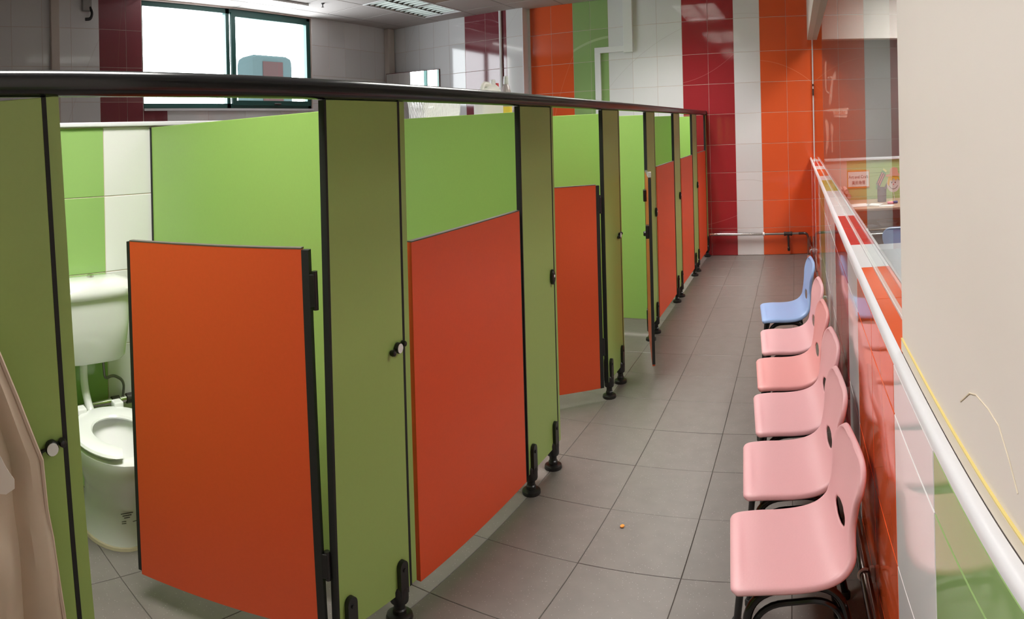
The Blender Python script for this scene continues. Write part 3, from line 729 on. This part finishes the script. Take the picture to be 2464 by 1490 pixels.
# seat, open at the front
m = MB(); n = 40; gap = math.radians(24); R = []
for k in range(n + 1):
    a = gap + (2 * PI - 2 * gap) * k / n
    e = min(k, n - k); rad = 1 if e > 2 else (.75, .93, .99)[e]
    ro, ri = Vector((-2.01 + .228 * math.cos(a), TY + .172 * math.sin(a), 0)), Vector((-2.01 + .132 * math.cos(a), TY + .095 * math.sin(a), 0))
    mid, hv = (ro + ri) / 2, (ro - ri) / 2 * rad
    th = .011 * (1 if e > 1 else .75); zc = .362
    R.append([mid + hv * math.cos(b) + Vector((0, 0, zc + th * math.copysign(abs(math.sin(b)) ** .6, math.sin(b)))) for b in [2 * PI * q / 12 for q in range(12)]])
m.rings(R).build('seat', mat('seat_white', (.82, .83, .82), .2), t, True)
for s in (-1, 1): MB().box(-2.245, -2.2, TY + s * .08 - .02, TY + s * .08 + .02, .35, .385, .005).build('seat_hinge', mat('seat_white', (.82, .83, .82), .2), t)
m = MB()
m.rings([ell(-2.305, TY, .07, .125, .525, 32, .5), ell(-2.302, TY, .08, .14, .54, 32, .5), ell(-2.298, TY, .088, .155, .66, 32, .45), ell(-2.297, TY, .09, .16, .752, 32, .45)])
tank = m.build('tank', CERAMIC, t, True)
m = MB()
m.rings([ell(-2.295, TY, .096, .168, .749, 32, .45), ell(-2.294, TY, .1, .174, .757, 32, .45), ell(-2.294, TY, .1, .174, .774, 32, .45), ell(-2.295, TY, .085, .158, .796, 32, .5), ell(-2.297, TY, .05, .11, .806, 32, .6), ell(-2.3, TY, .01, .02, .808, 32)])
lid = m.build('tank_lid', CERAMIC, t, True)
MB().lathe([(.016, 0), (.016, .006), (.013, .008)], (-2.3, TY, .8075), 14).build('flush_button', CHROME, lid, True)
MB().tube(fillet([(-2.325, TY - .03, .53), (-2.325, TY - .03, .42), (-2.27, TY - .02, .335), (-2.2, TY, .31)], .05), .017, 10).build('flush_pipe', CERAMIC, t, True)
# supply hose and pipe
t = thing('water_pipe', 'chrome water pipe with dark coupling behind the toilet', 'pipe', (XB + .045, .9, .3))
MB().tube([(XB + .03, .36, .33), (XB + .03, 1.12, .33)], .0125, 10).build('pipe', CHROME, t, True)
MB().lathe([(.013, -.02), (.02, -.018), (.02, .018), (.013, .02)], (XB + .03, 1.0, .33), 12, 'y').build('coupling', DKMETAL, t, True)
MB().lathe([(.013, -.02), (.018, -.018), (.018, .018), (.013, .02)], (XB + .03, .93, .33), 12, 'y').build('coupling', DKMETAL, t, True)
MB().tube(fillet([(XB + .03, .965, .335), (XB + .03, .975, .4), (XB + .03, .92, .43), (XB + .035, .88, .42), (XB + .04, .87, .522)], .03), .006, 8).build('hose', mat('braided_hose', (.2, .19, .18), .4, metal=.6), t, True)

# ------------------------------------------------------------------ chairs
def make_chair(label, plastic, group):
    t = thing('child_chair', label, 'chair', (0, 0, 0), 0, group)
    prof = [(-.160, .340), (-.152, .347), (-.13, .351), (-.08, .352), (-.03, .350), (.02, .351), (.058, .357), (.086, .370), (.104, .392), (.112, .417), (.118, .443), (.126, .474), (.136, .508), (.145, .536), (.153, .558), (.159, .573), (.162, .581)]
    hw = [.150, .159, .165, .168, .169, .170, .170, .168, .162, .150, .134, .126, .130, .142, .148, .142, .12, .08]
    def interp(t_, arr):
        x = t_ * (len(arr) - 1); i = min(int(x), len(arr) - 2); f_ = x - i
        p0 = arr[max(i - 1, 0)]; p1 = arr[i]; p2 = arr[i + 1]; p3 = arr[min(i + 2, len(arr) - 1)]
        return .5 * (2 * p1 + (p2 - p0) * f_ + (2 * p0 - 5 * p1 + 4 * p2 - p3) * f_ ** 2 + (3 * p1 - p0 - 3 * p2 + p3) * f_ ** 3)
    NV, NU = 60, 20; bm = bmesh.new(); G = []
    px, pz = [p[0] for p in prof], [p[1] for p in prof]
    def surf(u, v):
        x, z, w = interp(v, px), interp(v, pz), interp(v, hw) * .968
        if v > .80: w = .1433 * math.sqrt(max(.008, 1 - ((v - .80) / .201) ** 2.1))
        back = max(0, min(1, (v - .5) / .25)); e = abs(u) ** 4
        return Vector((x - .018 * e * back * min(1, w / .14) ** 2 - (.018 * (1 - min(1, w / .146) ** 2) * max(0, v - .7) / .3), u * w, z - .004 * e * (1 - back) - .004 * (1 - u * u) * (1 - back) * (v > .12)))
    def nback(v):
        d = surf(0, min(1, v + .02)) - surf(0, max(0, v - .02)); d.normalize()
        return Vector((d.z, 0, -d.x))
    for j in range(NV + 1): G.append([bm.verts.new(surf(-1 + 2 * i / NU, j / NV)) for i in range(NU + 1)])
    def inhole(j, i):
        u = -1 + 2 * (i + .5) / NU; v = (j + .5) / NV
        return (u / .42) ** 2 + ((v - .575) / .04) ** 2 < 1
    for j in range(NV):
        for i in range(NU):
            if not inhole(j, i): bm.faces.new((G[j][i], G[j][i + 1], G[j + 1][i + 1], G[j + 1][i]))
    # smooth oval hand hold low in the back
    for j in range(1, NV):
        for i in range(1, NU):
            u = -1 + 2 * i / NU; v = j / NV; r = math.hypot(u / .42, (v - .575) / .04)
            vt = G[j][i]
            if vt.link_faces and len(vt.link_faces) < 4 and r < 1.9:
                k = 1.08 / max(r, .2); vt.co = surf(u * k, .575 + (v - .575) * k)
    # turned-down rim all round the shell
    loop = [(0, i) for i in range(NU + 1)] + [(j, NU) for j in range(1, NV + 1)] + [(NV, i) for i in range(NU - 1, -1, -1)] + [(j, 0) for j in range(NV - 1, 0, -1)]
    base = [G[j][i] for j, i in loop]; prev = base
    for dep, outw in ((.007, .003), (.017, .0045)):
        ring = []
        for (j, i), bv_ in zip(loop, base):
            v = j / NV; nb = nback(min(v, .94)); k_ = len(ring); n_ = len(loop); tg = base[(k_ + 2) % n_].co - base[k_ - 2].co; out = nb.cross(tg)
            if out.dot(bv_.co - surf(0, .42)) < 0: out = -out
            ring.append(bm.verts.new(bv_.co + nb * dep + out.normalized() * outw))
        n = len(ring)
        for k in range(n): bm.faces.new((prev[k], prev[(k + 1) % n], ring[(k + 1) % n], ring[k]))
        prev = ring
    for v in list(bm.verts):
        if not v.link_faces: bm.verts.remove(v)
    bmesh.ops.recalc_face_normals(bm, faces=bm.faces)
    for f_ in bm.faces: f_.smooth = True
    me = bpy.data.meshes.new('shell'); bm.to_mesh(me); bm.free(); me.materials.append(plastic)
    o = bpy.data.objects.new('shell', me); COL.objects.link(o); o.parent = t
    s = o.modifiers.new('solid', 'SOLIDIFY'); s.thickness = .006; s.offset = -1
    ss = o.modifiers.new('sub', 'SUBSURF'); ss.levels = 1; ss.render_levels = 1
    for sgn in (-1, 1):
        y = sgn * .128
        MB().tube(fillet([(-.150, sgn * .158, .006), (-.118, y, .318), (.085, y, .318), (.13, sgn * .158, .006)], .075, 8), .0105, 10).build('leg_frame', BLKMET, t, True, local=True)
        for x in (-.150, .13):
            MB().lathe([(.012, 0), (.0135, .003), (.0135, .02), (.011, .024)], (x, sgn * .158, 0), 10).build('foot_cap', RUBBER, t, True, local=True)
        MB().tube(fillet([(-.138, sgn * .147, .13), (-.098, sgn * .135, .287), (.07, sgn * .135, .287), (.118, sgn * .147, .13)], .06, 7), .008, 8).build('brace', BLKMET, t, True, local=True)
    for x in (-.075, .05):
        MB().tube([(x, -.128, .325), (x, .128, .325)], .008, 8).build('cross_bar', BLKMET, t, True, local=True)
    return t
cx0 = -.022
cys = [1.39, 1.785, 2.172, 2.55, 2.945]
clab = ['nearest pink chair, its oval hand hold showing', 'pink chair second from the nearest along the tiled parapet', 'pink chair in the middle of the row by the parapet', 'salmon pink chair, fourth from the nearest, rosier than its neighbours', 'pink chair right beside the blue chair']
c0 = make_chair(clab[0], PINK, 'pink children chairs along the parapet')
c0.location = (cx0, cys[0], 0)
offs = [0, -.004, .004, -.012, -.016]; rz = [.115, .09, .10, .09, .085]
c0.rotation_euler = (0, 0, rz[0])
for y, lab, dx, r in list(zip(cys, clab, offs, rz))[1:]:
    dup(c0, (cx0 + dx, y, 0), r, lab)
SALMON = mat('salmon_plastic', (.74, .34, .335), .42, noise=.02, scale=200, bump=.08)
_rose = [o for o in bpy.data.objects if o.get('label') == clab[3]][0]
_sh = [c for c in _rose.children if c.name.startswith('shell')][0]
_me = _sh.data.copy(); _me.materials.clear(); _me.materials.append(SALMON); _sh.data = _me
blue = dup(c0, (cx0 - .045, 3.42, 0), .1, 'blue chair at the far end of the pink row')
del blue['group']
bsh = [c for c in blue.children if c.name.startswith('shell')][0]
bme = bsh.data.copy(); bme.materials.clear(); bme.materials.append(BLUE); bsh.data = bme
b2 = dup(blue, (.66, 3.42, .055), PI * 1.0, 'blue chair back seen beyond the parapet glass')
b2.location = (.72, 4.15, 0); b2.rotation_euler = (0, 0, 1.1)

# ------------------------------------------------------------------ pipes
t = thing('wall_pipe', 'chrome pipe low along the striped far wall with hanging stub', 'pipe', (-.4, D - .04, .2))
py_ = D - .04
MB().tube([(-1.04, py_, .206), (-.40, py_, .202)], .0135, 10).build('pipe', CHROME, t, True)
MB().tube([(-.40, py_, .202), (.10, py_, .200)], .0115, 10).build('pipe', STEEL, t, True)
MB().lathe([(.012, -.012), (.018, -.01), (.018, .01), (.012, .012)], (-.395, py_, .202), 12, 'x').build('coupling', WHITEP, t, True)
tee = MB().lathe([(.013, -.05), (.02, -.048), (.02, -.03), (.017, -.028), (.017, .028), (.02, .03), (.02, .048), (.013, .05)], (-.105, py_, .2), 12, 'x').build('tee', DKMETAL, t, True)
MB().tube([(-.105, py_, .2), (-.100, py_, .06)], .0115, 10).build('stub', DKMETAL, tee, True)
MB().lathe([(.014, .04), (.016, .045), (.016, .07), (.012, .075)], (-.1, py_, 0), 10).build('stub_end', BLACK, tee, True)
MB().tube(fillet([(.02, py_, .2), (.118, py_, .2), (.135, py_ - .12, .165), (.145, py_ - .5, .15)], .06), .0125, 10).build('elbow', DKMETAL, t, True)
t = thing('parapet_pipe', 'dark steel pipe running behind the chairs along the parapet', 'pipe', (.145, 3, .15))
MB().tube([(.150, .3, .25), (.150, 2.5, .235), (.148, 6.2, .16)], .0135, 12).build('pipe', mat('pipe_dark_steel', (.2, .17, .16), .22, metal=1), t, True)
for y, z in ((1.40, .2425), (4.2, .2), (6.0, .163)):
    m = MB(); m.tube([(.150 + .0165 * math.cos(a), y, z + .0165 * math.sin(a)) for a in [PI * .35 + PI * 1.3 * k / 12 for k in range(13)]], .004, 6); m.box(.163, .174, y - .006, y + .006, z - .022, z + .022, .002)
    m.build('pipe_clip', WHITEP, t, True)
t = thing('upright_pipe', 'worn pipe pair in the corner behind the blue chair', 'pipe', (.14, D - .12, 0))
o = thing('pipe_block', 'chipped pinkish floor block with white clip in the far corner', 'block', (.12, 6.05, 0))
MB().box(.105, .168, 5.95, 6.1, .0005, .115, .008).build('block', mat('chipped_block', (.5, .2, .14), .7, noise=.4, scale=40), o)
MB().tube([(.10, 5.945, .1), (.12, 5.94, .125), (.136, 5.945, .1), (.152, 5.94, .125), (.168, 5.945, .1)], .006, 6).build('clip', WHITEP, o, True)
for x, nm in ((.13, 'pipe'), (.155, 'pipe')): MB().tube([(x, D - .05, .0), (x, D - .05, .17)], .009, 8).build(nm, STEEL, t, True)
# white trunking on the far wall
t = thing('cable_trunking', 'white angled trunking over the green tile stripe', 'trunking', (-2.2, D, 2))
MB().box(-2.062, -1.945, D - .05, D - .0005, 1.945, ZC, .003).build('duct', WHITEP, t)
MB().box(-2.449, -1.95, D - .03, D - .0005, 1.957, 2.014, .003).build('duct', WHITEP, t)
MB().box(-2.449, -2.373, D - .031, D - .0008, 1.0, 1.96, .003).build('duct', WHITEP, t)
o = MB().tube([(-3.72, DL - .02, 1.0), (-3.72, DL - .02, ZC)], .019, 10).build('wall_conduit', WHITEP, None, True, (-3.72, DL - .02, 1.0)); tag(o, 'thin white conduit on the maroon tile stripe', 'conduit')
o = MB().box(XL, XL + .09, DL - .16, DL - .02, .9, ZC, .01).build('corner_duct', PLASTER, None, False, (XL, DL - .1, .9)); tag(o, 'grey boxed duct in the back corner', 'duct')
o = MB().box(XL, XL + .06, 1.57, 1.66, .9, ZC, .006).build('wall_duct', PLASTER, None, False, (XL, 1.6, .9)); tag(o, 'grey boxed duct left of the maroon stripe', 'duct')
# bracket and hook on the window wall
t = thing('wall_bracket', 'grey bracket with black hooked spout left of the window', 'bracket', (XL, 1.97, 2.35))
MB().box(XL, XL + .05, 1.92, 2.02, 2.34, 2.48, .006).build('plate', mat('bracket_grey', (.35, .34, .33), .5), t)
MB().tube(fillet([(XL + .04, 2.0, 2.37), (XL + .06, 2.02, 2.32), (XL + .06, 2.0, 2.27), (XL + .06, 1.94, 2.265)], .04), .014, 8).build('spout', BLACK, t, True)
# sprinkler
t = thing('sprinkler', 'small dark ceiling sprinkler near the window', 'sprinkler', (-4.95, 4.62, ZC))
MB().lathe([(.025, -.002), (.02, -.006), (.008, -.008), (.006, -.03), (.003, -.034)], (-4.95, 4.62, ZC), 12).build('body', DKMETAL, t, True)
MB().lathe([(.016, -.034), (.016, -.037)], (-4.95, 4.62, ZC), 12).build('deflector', DKMETAL, t)
# slim lit tube by the window
t = thing('strip_light', 'slim lit ceiling strip above the window', 'ceiling light', (-5.1, 3.85, ZC))
MB().box(-5.14, -5.06, 3.2, 4.5, ZC - .02, ZC - .0005, .003).build('body', WHITEP, t)
MB().box(-5.125, -5.075, 3.23, 4.47, ZC - .032, ZC - .02, .004).build('diffuser', (lambda mm: (mm.node_tree.nodes['Principled BSDF'].inputs['Emission Color'].__setattr__('default_value', (1, .98, .95, 1)), mm.node_tree.nodes['Principled BSDF'].inputs['Emission Strength'].__setattr__('default_value', 7), mm)[2])(mat('strip_lit', (.9, .9, .9), .4)), t)

# ------------------------------------------------------------------ mirror and things on the ledge
MR = math.radians(11)
t = thing('mirror', 'frameless mirror on the grey back wall reflecting the window', 'mirror', (-5.16, DL - .1, 1.7), MR)
MB().box(-.43, .43, -.004, 0, -.33, .248).build('glass', MIRROR, t, local=True)
MB().box(-.437, .437, 0, .012, -.337, .255).build('backing', mat('mirror_back', (.16, .05, .05), .6), t, local=True)
LZ = 1.3225
BX = -2.47
def on_ledge(name, label, cat, y, group=None): return thing(name, label, cat, (BX, y, LZ), 0, group)
# jerrycan (long side along the ledge)
t = on_ledge('jerrycan', 'white jerrycan with moulded handle and red cap on the ledge', 'jerrycan', 4.18)
t.scale = (1, 1, 1.15)
WPL = mat('jerrycan_plastic', (.75, .74, .68), .35)
m = MB()
m.rings([ell(0, 0, .06, .165, .0, 28, .35), ell(0, 0, .062, .17, .02, 28, .35), ell(0, 0, .062, .17, .12, 28, .35), ell(0, .02, .055, .13, .16, 28, .45), ell(0, .06, .04, .075, .185, 28, .6), ell(0, .075, .022, .03, .2, 28, 1)])
m.build('body', WPL, t, True, local=True)
MB().tube(fillet([(0, -.135, .12), (0, -.085, .195), (0, .02, .195), (0, .055, .165)], .03), .017, 8).build('handle', WPL, t, True, local=True)
MB().lathe([(.022, .198), (.024, .2), (.024, .222), (.021, .226)], (0, .075, 0), 14).build('cap', WHITEP, t, True, local=True)
t2 = on_ledge('bottle', 'white bottle with a red cap half behind the jerrycan', 'bottle', 4.36); t2.location.x = BX - .1; t2.location.y = 4.50; t2.scale = (1, 1, 1.12)
MB().lathe([(.031, 0), (.033, .01), (.033, .13), (.02, .175), (.014, .185)], (0, 0, 0), 16).build('body', WPL, t2, True, local=True)
MB().lathe([(.017, .184), (.018, .19), (.018, .222), (.015, .226)], (0, 0, 0), 12).build('cap', mat('red_cap', (.6, .03, .03), .4), t2, True, local=True)
t = on_ledge('bottle', 'clear plastic bottle with tall white cap right of the jerrycan', 'bottle', 4.49)
t.scale = (1, 1, 1.12)
CLRP = mat('cloudy_plastic', (.45, .38, .38), .25)
MB().lathe([(.045, 0), (.05, .01), (.05, .11), (.045, .16), (.03, .2), (.02, .215)], (0, 0, 0), 18).build('body', CLRP, t, True, local=True)
MB().lathe([(.024, .213), (.025, .22), (.02, .262), (.016, .265)], (0, 0, 0), 14).build('cap', WHITEP, t, True, local=True)
MB().lathe([(.0505, .03), (.0505, .075)], (0, 0, 0), 18).build('label_band', mat('label_yellow', (.8, .62, .06), .5), t, True, local=True)
# crumpled clear bag
t = on_ledge('plastic_bag', 'crumpled clear plastic bag lying at the right end of the bottles', 'bag', 4.78)
bm = bmesh.new(); bmesh.ops.create_icosphere(bm, subdivisions=4, radius=1)
for v in bm.verts:
    n_ = .12 * math.sin(7 * v.co.x + 3 * v.co.y) + .1 * math.sin(11 * v.co.y - 5 * v.co.z) + .08 * math.sin(13 * v.co.z + 9 * v.co.x)
    v.co = Vector((v.co.x * .06 * (1 + n_), v.co.y * .17 * (1 + n_), max(0, .05 + v.co.z * .06 * (1 + n_ * 1.5))))
mm_ = MB(); mm_.bm.free(); mm_.bm = bm; mm_.build('film', mat('bag_film', (.5, .46, .46), .2), t, False, local=True)
# basket
t = on_ledge('basket', 'white slatted plastic basket on the ledge below the mirror', 'basket', 3.38); t.location.x = -2.452
m = MB(); yb0, yb1, xb = .2, .245, .075
m.box(-.06, .06, -yb0, yb0, .002, .008)
m.build('base', WHITEP, t, local=True)
rimz = .115
m = MB().tube([(-xb, -yb1, rimz), (xb, -yb1, rimz), (xb, yb1, rimz), (-xb, yb1, rimz)], .006, 6, closed=True); m.build('rim', WHITEP, t, local=True)
m = MB()
for k in range(41):
    f_ = -1 + k / 20
    for sx2 in (-1, 1):
        m.prism([(f_ * yb0 - .003, .006), (f_ * yb0 + .003, .006), (f_ * yb1 + .003, rimz), (f_ * yb1 - .003, rimz)], sx2 * .066 - .0015, sx2 * .066 + .0015, 'x')
for k in range(11):
    f_ = -1 + k / 5
    for sy2 in (-1, 1):
        m.prism([(f_ * .062 - .003, .006), (f_ * .062 + .003, .006), (f_ * xb + .003, rimz), (f_ * xb - .003, rimz)], sy2 * .222 - .0015, sy2 * .222 + .0015, 'y')
m.build('slats', WHITEP, t, local=True)
t = on_ledge('pump_bottle', 'blue pump of a soap bottle right of the mirror', 'bottle', 3.71); t.location.x = BX - .088
MB().lathe([(.026, 0), (.027, .01), (.027, .11), (.015, .135), (.012, .14)], (0, 0, 0), 14).build('body', WPL, t, True, local=True)
pm = MB(); pm.lathe([(.013, .139), (.014, .15), (.006, .155), (.006, .172), (.012, .174), (.012, .184), (.004, .187)], (0, 0, 0), 12); pm.tube([(0, 0, .18), (.0, -.03, .178)], .004, 6)
pm.build('pump', mat('blue_pump', (.02, .06, .4), .35), t, True, local=True)

# ------------------------------------------------------------------ outside the window
t = thing('outside_column', 'grey teal column with a brown face outside the window', 'column', (-9.2, 7.0, 0), 0, None, 'thing')
MB().box(-9.6, -9.0, 6.5, 7.55, -3, 2.56, .12).build('shaft', mat('column_teal', (.02, .03, .031), .8, spec=0), t, True)
MB().box(-9.0, -8.985, 6.75, 7.25, -3, 2.45).build('face_panel', mat('column_brown', (.022, .014, .014), .8, spec=0), t)
# orange crumb on the floor
bm = bmesh.new(); bmesh.ops.create_icosphere(bm, subdivisions=2, radius=1)
for v in bm.verts: v.co = Vector((v.co.x * .008 * (1 + .2 * math.sin(9 * v.co.y)), v.co.y * .010, .004 + v.co.z * .004))
mm_ = MB(); mm_.bm.free(); mm_.bm = bm; o = mm_.build('crumb', mat('orange_crumb', (.85, .33, .05), .6)); o.location = (-.649, 1.963, .0005); tag(o, 'tiny orange crumb on the grey floor tiles', 'crumb')
